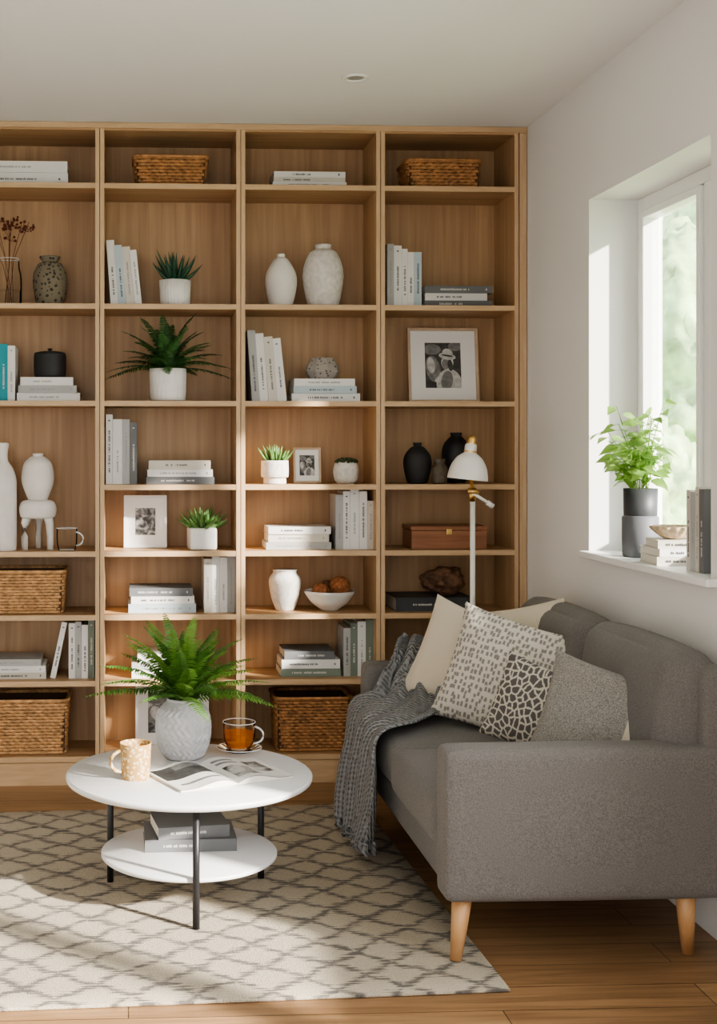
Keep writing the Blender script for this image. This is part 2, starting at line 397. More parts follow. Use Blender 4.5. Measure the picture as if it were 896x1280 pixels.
def book(mb, M, t, h, d, cover, text, txt=True):
    c=.0018
    mb.b2(c,t-c,.003,d-.003,.002,h-.002,page_m,M)
    mb.b2(0,c,0,d,0,h,cover,M); mb.b2(t-c,t,0,d,0,h,cover,M); mb.b2(c,t-c,0,.003,0,h,cover,M)
    if txt:
        lw=min(.34*t,.0075); z=h*(.12+.14*R.random()); zend=h*(.5+.3*R.random())
        while z<zend:
            l=.0014+.0022*R.random()
            if R.random()>.18: mb.b2(t/2-lw/2*(.5+.5*R.random()),t/2+lw/2,-.0006,.0004,z,z+l,text,M)
            z+=l+.0012
        if R.random()<.5: mb.b2(t/2-lw/2,t/2+lw/2,-.0006,.0004,h*.9,h*.92,text,M)
def txt(k): return foil if k in 'dmts' else (ink if R.random()<.5 else ink_l)
def row(name,u0,u1,shelf,hs,cols,leans=None,y=4.935,z=None,wts=None):
    mb=MB(); n=len(hs); x0=X(u0,y); x1=X(u1,y); ox=(x0+x1)/2
    w=wts or [.8+.5*R.random() for _ in hs]; tot=sum(w); x=x0-ox; z0=z if z is not None else SZ[shelf]
    for i,hp in enumerate(hs):
        t=(x1-x0)*w[i]/tot-.0008
        l=math.radians(leans[i]) if leans else 0
        h=hp*K
        M=Matrix.Translation((x,R.uniform(0,.006),0))
        if l: M=M@Matrix.Rotation(l,4,'Y')
        dz=min((M@Vector(p)).z for p in ((0,0,0),(t,0,0)))
        M=Matrix.Translation((0,0,-dz))@M
        book(mb,M,t*(math.cos(l) if l else 1),h,.15+.04*R.random(),C[cols[i]],txt(cols[i])); x+=t+.0008
    return mb.obj(name,(ox,y,z0+.0003))
def stack(name,u0,u1,shelf,th,cols,y=4.93,z=None,jit=5,depth=.19):
    mb=MB(); ox=(X(u0,y)+X(u1,y))/2; L=X(u1,y)-X(u0,y); zz=0; z0=z if z is not None else SZ[shelf]
    for i,tp in enumerate(th):
        t=tp*K; l=L-(i*jit*K*R.random() if i else 0); off=R.uniform(-.4,.4)*(L-l)
        M=Matrix.Translation((-l/2+off,R.uniform(0,.01),zz+t))@Matrix.Rotation(pi/2,4,'Y')
        book(mb,M,t,l,depth-.02*R.random(),C[cols[i]],txt(cols[i])); zz+=t+.0004
    mb.obj(name,(ox,y,z0+.0003)); return z0+zz

# baskets -----------------------------------------------------------
def basket(name,u0,u1,shelf,hpx,y=5.02,depth=.21,light=False):
    mb=MB(); x0,x1=X(u0,4.93),X(u1,4.93); W=(x1-x0)/2-.004; D=depth/2; H=hpx*K; rows=max(6,int(H/.0115)); rh=H/rows
    mat=wicker_l if light else wicker; rc=.03
    per=2*(2*W+2*D); 
    def path(s,w,d):
        straight=[(2*(w-rc)),(2*(d-rc))]; arc=pi/2*rc; L=2*sum(straight)+4*arc; q=(s%1)*L
        segs=[('l',(-w+rc,-d),(1,0),straight[0]),('a',(w-rc,-d+rc),-pi/2,arc),('l',(w,-d+rc),(0,1),straight[1]),('a',(w-rc,d-rc),0,arc),
              ('l',(w-rc,d),(-1,0),straight[0]),('a',(-w+rc,d-rc),pi/2,arc),('l',(-w,d-rc),(0,-1),straight[1]),('a',(-w+rc,-d+rc),pi,arc)]
        for sg in segs:
            if q<=sg[3]+1e-9:
                if sg[0]=='l': return (sg[1][0]+sg[2][0]*q, sg[1][1]+sg[2][1]*q),(sg[2][1],-sg[2][0])
                a=sg[2]+q/rc; return (sg[1][0]+rc*math.cos(a),sg[1][1]+rc*math.sin(a)),(math.cos(a),math.sin(a))
            q-=sg[3]
        return (-w+rc,-d),(0,-1)
    waves=int(per/.017)//2*2+1; n=waves*5
    for r in range(rows):
        tap=.93+.07*(r+.5)/rows; vs=[];fs=[]
        for i in range(n):
            (px,py),(nx,ny)=path(i/n,W*tap,D*tap)
            off=.0034*math.sin(2*pi*waves/2*(i/n)+pi*r)-.004
            for k in range(6):
                a=2*pi*k/6
                vs.append((px+nx*(off+.0035*math.cos(a)),py+ny*(off+.0035*math.cos(a)),(r+.5)*rh+rh*.52*math.sin(a)))
        for i in range(n):
            j=(i+1)%n
            for k in range(6):
                l=(k+1)%6; fs.append((i*6+k,i*6+l,j*6+l,j*6+k))
        mb.add(vs,fs,mat,None,True)
    pts=[path(i/80,W,D)[0] for i in range(81)]
    mb.tube([(p[0],p[1],H-.001) for p in pts],.0062,mat)
    pts=[path(i/80,W*.93,D*.93)[0] for i in range(81)]
    mb.tube([(p[0],p[1],.006) for p in pts],.0055,mat)
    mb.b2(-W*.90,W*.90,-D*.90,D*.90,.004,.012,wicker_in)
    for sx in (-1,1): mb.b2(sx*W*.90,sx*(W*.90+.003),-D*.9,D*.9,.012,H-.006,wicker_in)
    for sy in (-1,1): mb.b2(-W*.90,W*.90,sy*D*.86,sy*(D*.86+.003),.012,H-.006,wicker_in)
    return mb.obj(name,((x0+x1)/2,y,SZ[shelf]+.001))
basket('wicker_basket',165,260,0,36)
basket('wicker_basket',507,605,0,35)
basket('wicker_basket',-22,83,5,52,light=True)
basket('wicker_basket',-22,87,7,66,light=True)
basket('wicker_basket',341,441,7,66)

# ---- column 1
stack('storage_boxes',-32,85,0,[15,14],'ww',jit=2,depth=.21)
row('upright_books',-6,20,2,[66,70,68],'wtw')
zt=stack('book_stack',22,100,2,[10,9,10],'wgw',jit=8)
def jar(name,u,w,prof,mat,z,y=5.0,seg=40,disp=None,extra=None):
    mb=MB(); mb.lathe(prof,mat,seg=seg,disp=disp)
    if extra: extra(mb)
    return mb.obj(name,(X(u,y),y,z+.0005))
def sc(pts,r,h): return smooth_prof([(a*r,b*h) for a,b in pts],36)
r=20*K
def lidknob(mb):
    mb.lathe(sc([(.93,.0),(.95,.04),(.6,.09),(.15,.11),(.12,.16),(.18,.19),(.0,.2)],r,.115),black_cer,c=(0,0,.092))
jar('black_lidded_jar',63,0,sc([(.8,0),(.95,.05),(1,.3),(1,.75),(.95,.79),(.9,.8)],r,.115),black_cer,zt,y=5.0,extra=lidknob)
jar('mosaic_jar',63,0,sc([(.6,0),(.8,.05),(1,.4),(.98,.65),(.72,.84),(.5,.88),(.5,.92),(.62,.97),(.6,1.),(.4,1.0)],21*K,62*K),mosaic_m,SZ[1])
mb=MB(); mb.lathe(sc([(.92,0),(1,.05),(1,.6),(.85,.8),(.8,1)],.05,58*K),clear,cap=False,seg=36); mb.lathe([(.045,.002),(.048,.05),(.047,.06)],clear)
mb.tube([(.04*math.cos(2*pi*i/40),.04*math.sin(2*pi*i/40),58*K) for i in range(41)],.0013,glass_rim,6)
for i in range(8):
    a=R.uniform(0,2*pi); rr=R.uniform(.03,.11); h=R.uniform(.25,.36); p=[Vector((R.uniform(-.02,.02),R.uniform(-.02,.02),.01)),Vector((rr*.25*math.cos(a),rr*.25*math.sin(a),h*.55)),Vector((rr*math.cos(a),rr*.5*math.sin(a),h))]
    mb.tube(p,.0012,dried,5)
    for k in range(10):
        q=p[2]+Vector((R.uniform(-.026,.026),R.uniform(-.02,.02),R.uniform(-.035,.02)))
        mb.tube([p[2]-Vector((0,0,.03)),q],.0008,dried,4)
        rr2=R.uniform(.003,.007); mb.lathe([(.0005,-rr2),(rr2*.8,-rr2*.5),(rr2,0),(rr2*.7,rr2*.6),(.0005,rr2)],dried,c=tuple(q),seg=7)
mb.obj('dried_flower_vase',(X(12),4.99,SZ[1]+.001))
jar('white_bottle_vase',4,0,sc([(.85,0),(1,.03),(1,.5),(.98,.66),(.75,.76),(.42,.83),(.38,.9),(.46,.97),(.44,1.),(.3,1.)],18*K,132*K),matte_cer,SZ[4],y=4.98)
mb=MB()
for a in (math.radians(90),math.radians(205),math.radians(335)):
    mb.tube([(.054*math.cos(a),.054*math.sin(a),0.0),(.055*math.cos(a),.055*math.sin(a),.05),(.052*math.cos(a),.052*math.sin(a),.10),(.042*math.cos(a),.042*math.sin(a),.135)],[.0125,.013,.0155,.019],matte_cer,14)
mb.lathe(sc([(.2,0),(.85,.04),(1,.3),(1,.65),(.85,.92),(.5,1)],.071,.072),matte_cer,c=(0,0,.120))
mb.lathe(sc([(.5,0),(.62,.06),(.95,.35),(1,.55),(.85,.8),(.45,.93),(.3,.94),(.34,1.0),(.25,1.0)],.063,.185),matte_cer,c=(0,0,.186))
mb.obj('stool_sculpture_vase',(X(48,4.99),4.99,SZ[4]+.001))
def cup(mb,mat,r,h,prof=None,hx=1,handle=True,th=.0035,rim=None):
    prof=prof or [(.7,0),(.85,.04),(.98,.4),(1,1)]
    p=sc(prof,r,h); mb.lathe(p,mat,cap=False,seg=40)
    if not rim: mb.lathe([(a-.0025,b+.003 if b<.01 else b) for a,b in p],mat,cap=False,seg=40)
    mb.lathe([(.0005,.002),(p[0][0],.002)],mat,cap=False,seg=40)
    pr=p[-1]; mb.tube([(pr[0]*math.cos(2*pi*i/40),pr[0]*math.sin(2*pi*i/40),pr[1]) for i in range(41)],.0014,rim or mat,6)
    if rim: mb.tube([(p[0][0]*math.cos(2*pi*i/40),p[0][0]*math.sin(2*pi*i/40),.002) for i in range(41)],.0012,rim,6)
    if handle:
        pts=[]
        for i in range(13):
            a=-pi/2+pi*i/12; pts.append((hx*(r*.93+math.cos(a)*h*.34),0,h*.52+math.sin(a)*h*.30))
        mb.tube(pts,th,rim or mat,8)
mb=MB(); cup(mb,clear,.04,.085,rim=glass_rim,th=.003); mb.obj('glass_mug',(X(84,4.95),4.94,SZ[4]+.001),(0,0,-.3))
stack('book_stack',-20,58,6,[8,8,8],'cwg',jit=6)
row('upright_books',86,118,6,[68,70,66,72],'wgws')
row('leaning_book',63,70,6,[70],'w',leans=[12])

# ---- column 2
row('upright_books',138,177,1,[80,74,72,68],'wbcw',leans=[-4,-4.5,-5,-6])
row('upright_books',132,171,3,[86,80,80,76],'wwgm')
stack('book_stack',182,267,3,[9,9,11],'mwc',jit=8)
stack('book_stack',160,244,5,[11,9,10],'bwm',jit=7)
row('upright_books',254,293,5,[66,70,68,70],'cwwg',wts=[1,1,1,1])
stack('book_stack',164,225,6,[10,9,10],'wgw',jit=5)

# ---- column 3
stack('book_stack',340,433,0,[7,6,7],'wcw',jit=3)
row('upright_books',314,358,2,[88,84,80,78],'gwcw',leans=[-4,-4.5,-5,-6])
z3=stack('book_stack',364,450,2,[10,9,9],'wbw',jit=8)
stack('book_stack',332,414,4,[9,10,9],'gcw',jit=7)
row('upright_books',419,468,4,[68,72,76,72,60],'gwwwc')
stack('book_stack',350,426,6,[10,11,10],'swm',jit=7)
row('upright_books',429,467,6,[60,66,68,70],'gsws')

# ---- column 4
row('upright_books',484,528,1,[78,76,72,68,68],'gwwwb')
stack('book_stack',532,618,1,[8,9,9],'mwm',jit=8)
z4=stack('dark_book',495,592,5,[17],'d',depth=.22)
stack('book_stack',520,585,6,[9,10,9],'gsw',jit=5)
row('upright_books',600,636,6,[66,70,68],'wgc')
row('upright_books',-200,-122,4,[66,70,68,60,70],'wgcwm'); stack('book_stack',-200,-110,2,[10,9,10],'wgw'); row('upright_books',-150,-80,6,[66,70,68,60],'wgcw')

# ---- frames
def frame(name,u0,u1,shelf,hpx,fm,fw,mat_w,photo,figure=False,y=5.03,tilt=7):
    mb=MB(); W=(u1-u0)*K; H=hpx*K; d=.018
    mb.b2(-W/2,-W/2+fw,0,d,0,H,fm); mb.b2(W/2-fw,W/2,0,d,0,H,fm); mb.b2(-W/2+fw,W/2-fw,0,d,0,fw,fm); mb.b2(-W/2+fw,W/2-fw,0,d,H-fw,H,fm)
    mb.b2(-W/2+fw,W/2-fw,.007,d-.002,fw,H-fw,trim_m)
    mx,mz=mat_w; a,b=-W/2+mx,W/2-mx; c,e=mz,H-mz
    mb.b2(a,b,.0062,.0075,c,e,photo)
    if figure:
        w=b-a; h=e-c; yy=[.0061]
        def poly(pts,m):
            yy[0]-=.0001; mb.add([(a+min(1,max(0,p))*w,yy[0],c+min(1,max(0,q))*h) for p,q in pts],[tuple(range(len(pts)))],m)
        def ell(cx,cz,rx,rz,m,rot=0):
            poly([(cx+rx*math.cos(t)*math.cos(rot)-rz*math.sin(t)*math.sin(rot),cz+rx*math.cos(t)*math.sin(rot)+rz*math.sin(t)*math.cos(rot)) for t in [2*pi*i/28 for i in range(28)]],m)
        ell(.2,.85,.25,.12,pmid); ell(.85,.92,.2,.1,pmid)
        ell(.22,.42,.20,.30,pmid,.3); ell(.16,.50,.11,.18,plight,.2)
        ell(.66,.08,.36,.34,plight); ell(.60,.16,.16,.22,pmid,-.3)
        ell(.62,.56,.17,.17,plight); ell(.57,.53,.10,.12,pmid); ell(.70,.50,.07,.13,pdark,.2)
        ell(.62,.70,.24,.075,plight,-.12); ell(.63,.77,.15,.10,plight,-.12); ell(.62,.715,.16,.02,pdark,-.12)
        ell(.36,.20,.12,.05,plight,.5)
    mb.b2(-.01,.01,d,d+.004,.0,H*.7,fm)
    return mb.obj(name,(X((u0+u1)/2,y),y,SZ[shelf]+.002),(-math.radians(tilt),0,0))
frame('photo_frame',511,602,2,97,frame_wood,.011,(.070,.060),pdark,True,y=5.06)
frame('photo_frame',154,208,4,66,trim_m,.012,(.045,.05),photo_d,False,y=5.04)
frame('photo_frame',366,401,3,45,frame_wood,.008,(.025,.03),pdark,True,y=5.04)
frame('photo_frame',168,261,7,78,trim_m,.012,(.05,.045),photo_m,True,y=5.06)

# ---- vases
jar('white_oval_vase',350,0,sc([(.55,0),(.75,.06),(1,.42),(.92,.65),(.5,.88),(.27,.94),(.27,1),(.18,1)],20*K,67*K),matte_cer,SZ[1])
jar('textured_white_vase',403,0,sc([(.65,0),(.8,.05),(1,.38),(1,.62),(.72,.86),(.40,.93),(.40,1),(.30,1)],25*K,79*K),speck_cer,SZ[1],disp=lambda t,z,r:.0008*math.sin(z*700))
jar('black_vase',522,0,sc([(.55,0),(.75,.06),(1,.45),(.9,.7),(.5,.88),(.28,.92),(.32,1),(.2,1)],17.5*K,51*K),black_cer,SZ[3],y=4.97)
jar('black_vase',571,0,sc([(.55,0),(.75,.06),(1,.5),(.9,.75),(.5,.9),(.38,.93),(.42,1),(.3,1)],18*K,64*K),black_cer,SZ[3],y=5.07)
jar('brown_jar',550,0,sc([(.8,0),(.95,.1),(1,.6),(.7,.8),(.7,1),(.5,1)],10*K,31*K),brown_jar,SZ[3],y=4.92)
jar('white_urn_vase',355,0,sc([(.5,0),(.6,.03),(.85,.3),(1,.62),(.98,.78),(.78,.9),(.74,.96),(.82,1),(.7,1)],20*K,51*K),speck_cer,SZ[5])
mb=MB(); mb.lathe([(.05,0),(.07,.03),(.062,.055),(.045,.083),(.03,.083),(.028,.06)],stone_m,seg=9)
o=mb.obj('stone_candle_holder',(X(402,5.0),5.0,z3+.001)); 
for p in o.data.polygons: p.use_smooth=False
moss_m=simple('moss',(.07,.09,.04),.95,var=.5,vscale=90,bump=1,bscale=200,bdist=.01)
def moss(mb):
    mb.lathe([(.036,.07),(.034,.082),(.02,.09),(.001,.092)],moss_m,seg=24,cap=False)
    for i in range(110):
        a=R.uniform(0,2*pi); q=R.uniform(.005,.044); s=Vector((q*math.cos(a),q*math.sin(a),.094-.45*max(0,q-.025))); rr=R.uniform(.004,.009)
        mb.lathe([(.0005,-rr),(rr,0),(.0005,rr)],moss_m,c=tuple(s),seg=6)
jar('speckled_pot',432,0,sc([(.65,0),(.9,.15),(1,.5),(.9,.8),(.75,.9),(.75,.95)],16*K,30*K+.0),speck_cer,SZ[3],extra=moss)
def spikes(mb,n,L,w,mat,z,spread,up,curve=.2,c=(0,0)):
    for i in range(n):
        a=i*2.399+R.uniform(-.2,.2); f=(i+.5)/n; el=up[0]+(up[1]-up[0])*f; l=L*(.75+.35*R.random())*(1-.15*f)
        d=Vector((math.cos(a)*math.cos(el),math.sin(a)*math.cos(el),math.sin(el)))
        b=Vector((c[0]+math.cos(a)*spread*(1-f),c[1]+math.sin(a)*spread*(1-f),z))
        pts=[b+d*l*t+Vector((0,0,curve*l*t*t)) for t in (0,.25,.5,.75,1)]
        mb.tube(pts,[w*.7,w,w*.85,w*.5,w*.05],mat,6)
mb=MB(); mb.lathe(sc([(.8,0),(.84,.03),(.84,.3),(1,.34),(1,1),(.9,1),(.88,.9)],17*K,.086),speck_cer,cap=True); mb.lathe([(.045,.078),(.001,.08)],soil,cap=False)
spikes(mb,34,.07,.006,succ_g,.078,.03,(.7,1.5)); mb.obj('succulent_pot',(X(342),4.97,SZ[3]+.001))
mb=MB(); mb.lathe([(.054,0),(.056,.002),(.061,.1),(.057,.1),(.055,.09)],white_cer,seg=120,disp=lambda t,z,r:.0014*math.sin(t*30)); mb.lathe([(.056,.09),(.001,.092)],soil,cap=False)
spikes(mb,26,.115,.0085,aloe_g,.09,.02,(.5,1.45),.25); mb.obj('aloe_plant',(X(218),4.98,SZ[1]+.001))
mb=MB(); rounded(.105,.105,.085,.008,mb,white_cer,Matrix.Translation((0,0,.0425)),n=8); mb.lathe([(.045,.0855),(.001,.0865)],soil,cap=False)
spikes(mb,44,.09,.0095,succ_g,.082,.03,(.15,1.4),.15); mb.obj('succulent_planter',(X(251),4.97,SZ[4]+.001),(0,0,.1))

mb=MB(); p=sc([(.3,0),(.35,.05),(.7,.4),(.95,.85),(1,1)],32*K,24*K); mb.lathe(p,white_cer,cap=False); mb.lathe([(a-.003,b+.003) for a,b in p],white_cer,cap=False); mb.lathe([(.001,.002),(.03,.002)],white_cer,cap=False)
def ball(mb,c,r,mat,amp=.15):
    prof=[(max(.0006,r*math.sin(pi*i/14)),-r*math.cos(pi*i/14)) for i in range(15)]
    mb.lathe(prof,mat,c=c,seg=24,cap=False,disp=lambda t,z,q:amp*q*math.sin(t*7+z*500)*.6)
ball(mb,(-.035,-.01,.075),.034,ball_m); ball(mb,(.04,.0,.092),.042,ball_m); ball(mb,(0,.035,.08),.035,rock_m); ball(mb,(-.005,-.035,.06),.02,rock_m)
mb.obj('decorative_bowl',(X(411),4.98,SZ[5]+.001))
mb=MB(); mb.box((0,0,.036),(.295,.16,.072),box_wood); mb.box((0,0,.0815),(.30,.165,.016),box_wood); mb.box((0,-.083,.068),(.022,.004,.022),brass)
mb.obj('wooden_box',(X(556,5.0),5.0,SZ[4]+.001),bevel=.002)
bm=bmesh.new(); bmesh.ops.create_icosphere(bm,subdivisions=4,radius=1)
for v in bm.verts:
    n=mnoise.fractal(v.co*1.7,1,2,4); k2=1+.28*n; v.co=Vector((v.co.x*.085*k2,v.co.y*.06*k2,v.co.z*.052*k2))
me=bpy.data.meshes.new('driftwood_piece'); bm.to_mesh(me); bm.free(); me.materials.append(rock_m)
for p in me.polygons: p.use_smooth=True
o=bpy.data.objects.new('driftwood_piece',me); bpy.context.scene.collection.objects.link(o); o.location=(X(556,5.0),5.0,z4-min(v.co.z for v in me.vertices)+.0005)

# ---- ferns: every frond is a curved stem with separate narrow leaflets on both sides
def fern(mb,n,L,base,m1,m2,el=(.2,1.35),pin=.045,g=.62,squash=1.0,ybound=None,S=34,out=.42,rise=1.35):
    for i in range(n):
        a=i*2.399+R.uniform(-.25,.25); f=(i+.5)/n; e=el[0]+(el[1]-el[0])*f; l=L*(.78+.38*R.random())*(1-.15*f); mat=m1 if R.random()<.5 else m2
        hd=Vector((math.cos(a),math.sin(a)*squash,0)); pts=[]; bend=R.uniform(-.3,.3)
        for k in range(S+1):
            t=k/S; h2=Matrix.Rotation(bend*t,3,'Z')@hd
            pts.append(Vector(base)+h2*(l*(math.cos(e)*t+out*t*t))+Vector((0,0,l*(math.sin(e)*t*rise-g*t*t*(.55+.45*math.cos(e))))))
        if ybound: 
            for p in pts: p.y=min(ybound,p.y)
        mb.tube(pts[::2],[.0016*(1-.7*j/(S/2)) for j in range(len(pts[::2]))],mat,4)
        side=hd.cross(Vector((0,0,1))).normalized(); tw=R.uniform(-.45,.45)
        for k in range(4,S+1):
            t=k/S; T_=(pts[k]-pts[k-1]); sp=T_.length
            if sp<1e-5: continue
            T_=T_/sp; nrm=side.cross(T_).normalized()
            pl=pin*(min(1,t*2.8)**.7)*(1-t)**.65*1.3+.003; w=min(sp*.46,pl*.22)
            for sgn in (-1,1):
                sd=(side*sgn*math.cos(tw)+nrm*math.sin(tw)*sgn*.6).normalized()
                d=(sd+T_*.35+Vector((R.uniform(-.1,.1),R.uniform(-.1,.1),R.uniform(-.12,.12)))).normalized(); p=pts[k]
                tip=p+d*pl-Vector((0,0,pl*.25)); mid=p+d*pl*.5-Vector((0,0,pl*.04)); wv=T_*w
                if ybound: tip.y=min(tip.y,ybound+.01)
                mb.add([p-wv*.7,p+wv*.7,mid+wv,tip,mid-wv],[(0,1,2,3,4)],mat)
mb=MB()
TC=(.172,3.63); TZ=.361
prof=sc([(.58,0),(.72,.03),(.93,.25),(1,.5),(.93,.75),(.66,.93),(.60,.96),(.62,1.0),(.55,1.0),(.53,.9)],.081,.175)
def fine(p):
    out=[]
    for i in range(len(p)-1):
        for k in range(3): t=k/3; out.append((p[i][0]*(1-t)+p[i+1][0]*t,p[i][1]*(1-t)+p[i+1][1]*t))
    return out+[p[-1]]
mb.lathe(fine(prof),simple('grey_white_ceramic',(.54,.54,.55),.7,var=.08,vscale=40),seg=220,disp=lambda t,z,r:(.0030*math.sin(24*t+(1 if int(z/.016)%2 else -1)*(z%.016)*200) if .008<z<.158 else 0))
mb.lathe([(.045,.16),(.001,.163)],soil,cap=False)
fern(mb,50,.23,(0,0,.16),fern_g,fern_g2,pin=.038,el=(.35,1.45),g=.60,out=.34,rise=1.55)
mb.obj('potted_fern',(.163,3.80,TZ+.001))
mb=MB(); mb.lathe(fine([(.060,0),(.068,.003),(.071,.06),(.072,.126),(.068,.126),(.066,.11)]),white_cer,seg=140,disp=lambda t,z,r:.0012*math.sin(t*24)*math.sin(z*260) if .01<z<.12 else 0); mb.lathe([(.068,.112),(.001,.115)],soil,cap=False)
fern(mb,44,.20,(0,0,.11),fern_d,fern_d2,pin=.038,el=(.3,1.45),g=.68,squash=.5,ybound=.13,rise=1.65)
mb.obj('potted_fern',(X(209,4.97),4.97,SZ[2]+.001))

# ------------------------------------------------------------------ rug
mb=MB(); rounded(2.02,1.58,.010,.004,mb,rug_m,None,n=6)
mb.obj('area_rug',(-.145,3.715,.0056),(0,0,math.radians(2.4)))

# ------------------------------------------------------------------ coffee table
ct=empty('coffee_table',(TC[0],TC[1],0))
mb=MB(); mb.lathe([(.001,TZ-.02),(.338,TZ-.02),(.346,TZ-.016),(.3485,TZ-.010),(.3485,TZ-.004),(.345,TZ),(.001,TZ)],table_white,seg=96,cap=False); mb.obj('tabletop',parent=ct)
mb=MB(); mb.lathe([(.001,.127),(.243,.127),(.249,.131),(.249,.138),(.246,.141),(.001,.141)],table_white,seg=96,cap=False); mb.obj('lower_shelf',parent=ct)
for i,a in enumerate((-90,30,150)):
    a=math.radians(a+1.5); mb=MB(); mb.tube([(.256*math.cos(a),.256*math.sin(a),.0112),(.256*math.cos(a),.256*math.sin(a),TZ-.0205)],.0095,black_metal,16); mb.obj('leg_%d'%(i+1),parent=ct)
def booksflat(name,loc,rot,specs):
    mb=MB(); z=0
    for (L,D,t,c,r) in specs:
        M=Matrix.Rotation(r,4,'Z')@Matrix.Translation((-L/2,-D/2,z+t))@Matrix.Rotation(pi/2,4,'Y'); book(mb,M,t,L,D,C[c],foil if c in 'dm' else ink); z+=t+.0004
    return mb.obj(name,loc,(0,0,rot))
booksflat('coffee_table_books',(.175,3.70,.1415),math.radians(3),[(.26,.19,.034,'m',-.04),(.205,.17,.034,'m',.08)])
# magazine
mb=MB(); nx,ny=20,16
for s in (-1,1):
    vs=[];fs=[[],[],[]]
    for i in range(nx+1):
        for j in range(ny+1):
            q=i/nx; x=s*q*.175; z=.006+.021*math.sin(min(1,q*1.3)*pi)*(1-q); y=(j/ny-.5)*.235
            vs.append((x,y,z))
    for i in range(nx):
        for j in range(ny):
            q=(i+.5)/nx; w=(j+.5)/ny; k=0
            if s<0 and .08<q<.95 and .42<w<.95: k=1 if (w<.75 or q>.6) else 2
            if s>0 and .1<q<.55 and .1<w<.55: k=1
            if s>0 and .6<q<.92 and .3<w<.8: k=1
            if s>0 and .1<q<.5 and .65<w<.85 and j%2: k=2
            if s<0 and .15<q<.85 and .1<w<.32 and j%2: k=2
            a=i*(ny+1)+j; fs[k].append((a,a+ny+1,a+ny+2,a+1))
    for k,m in enumerate((C['w'],pdark,pmid)): 
        if fs[k]: mb.add(vs,fs[k],m if not(k==1 and s>0) else photo_m,None,True)
    vs2=[(p[0],p[1],p[2]-.0012) for p in vs]+[(p[0],p[1],.0006) for p in vs]; o=len(vs); f2=[]
    for i in range(nx):
        a=i*(ny+1); f2.append((a,a+ny+1,a+ny+1+o,a+o)); b=a+ny; f2.append((b,b+ny+1,b+ny+1+o,b+o))
    for j in range(ny): a=nx*(ny+1)+j; f2.append((a,a+1,a+1+o,a+o))
    mb.add(vs2,f2,page_m)
mb.obj('open_magazine',(.252,3.585,TZ+.0005),(0,0,math.radians(24)))
mb=MB(); cup(mb,mug_m,.043,.098,[(.75,0),(.88,.03),(.95,.4),(1,1)],hx=-1,th=.005); mb.lathe([(.001,.08),(.039,.08)],simple('milky_tea',(.30,.2,.12),.3),cap=False)
mb.obj('ceramic_mug',(.020,3.565,TZ+.0005),(0,0,math.radians(20)))
mb=MB(); mb.lathe(sc([(.3,.2),(.6,.1),(.62,.25),(1,1)],.068,.012),clear,cap=False,seg=48); mb.lathe([(.001,.002),(.04,.002)],clear,cap=False)
mb.tube([(.068*math.cos(2*pi*i/48),.068*math.sin(2*pi*i/48),.012) for i in range(49)],.0014,glass_rim,6)
mb.obj('glass_saucer',(.335,3.87,TZ+.0005))
mb=MB(); cup(mb,clear,.049,.082,[(.45,0),(.7,.05),(.95,.35),(1,.7),(1,1)],hx=1,th=.003,rim=glass_rim)
mb.lathe(sc([(.001,.05),(.45,.06),(.68,.1),(.91,.36),(.945,.60),(.94,.62),(.001,.62)],.047,.082),tea,cap=False)
mb.obj('glass_teacup',(.335,3.87,TZ+.007),(0,0,-.15))

# ------------------------------------------------------------------ sofa
sof=empty('sofa',(1.15,3.78,0))
def spart(name,x0,x1,y0,y1,z0,z1,r,puff=(0,0,0),n=16,rot=None):
    mb=MB(); M=Matrix.Identity(4)
    if rot: M=Matrix.Rotation(rot,4,'Y')
    rounded(x1-x0,y1-y0,z1-z0,r,mb,sofa_m,M,puff,n)
    return mb.obj(name,((x0+x1)/2-1.15,(y0+y1)/2-3.78,(z0+z1)/2),parent=sof)
AZ=.538
spart('arm_near',.775,1.518,3.10,3.205,.162,AZ,.022,(.0,.004,.004))
spart('arm_far',.81,1.50,4.345,4.45,.165,AZ,.022,(.004,.006,.004))
spart('seat_base',.80,1.48,3.205,4.345,.165,.258,.012)
ym=3.775
spart('seat_cushion_1',.775,1.39,3.208,ym-.002,.258,.392,.032,(.010,0,.010))
spart('seat_cushion_2',.785,1.39,ym+.002,4.342,.258,.392,.032,(.010,0,.010))
spart('backrest',1.42,1.515,3.112,4.45,.25,.735,.04)
spart('back_cushion_1',1.335,1.475,3.14,ym-.003,.39,.765,.06,(.03,0,.012),rot=.13)
spart('back_cushion_2',1.335,1.475,ym+.003,4.41,.39,.765,.06,(.03,0,.012),rot=.13)
for i,(x,y,dx,dy) in enumerate(((.83,3.15,-.02,-.012),(1.395,3.15,.02,.03),(.85,4.40,-.02,.01),(1.42,4.40,.02,.01))):
    zb=.0112 if i in (0,2) else .0005
    mb=MB(); mb.tube([(x+dx-1.15,y+dy-3.78,zb),(x-1.15,y-3.78,.173)],[.0145,.026],leg_wood,20); mb.obj('leg_%d'%(i+1),parent=sof)

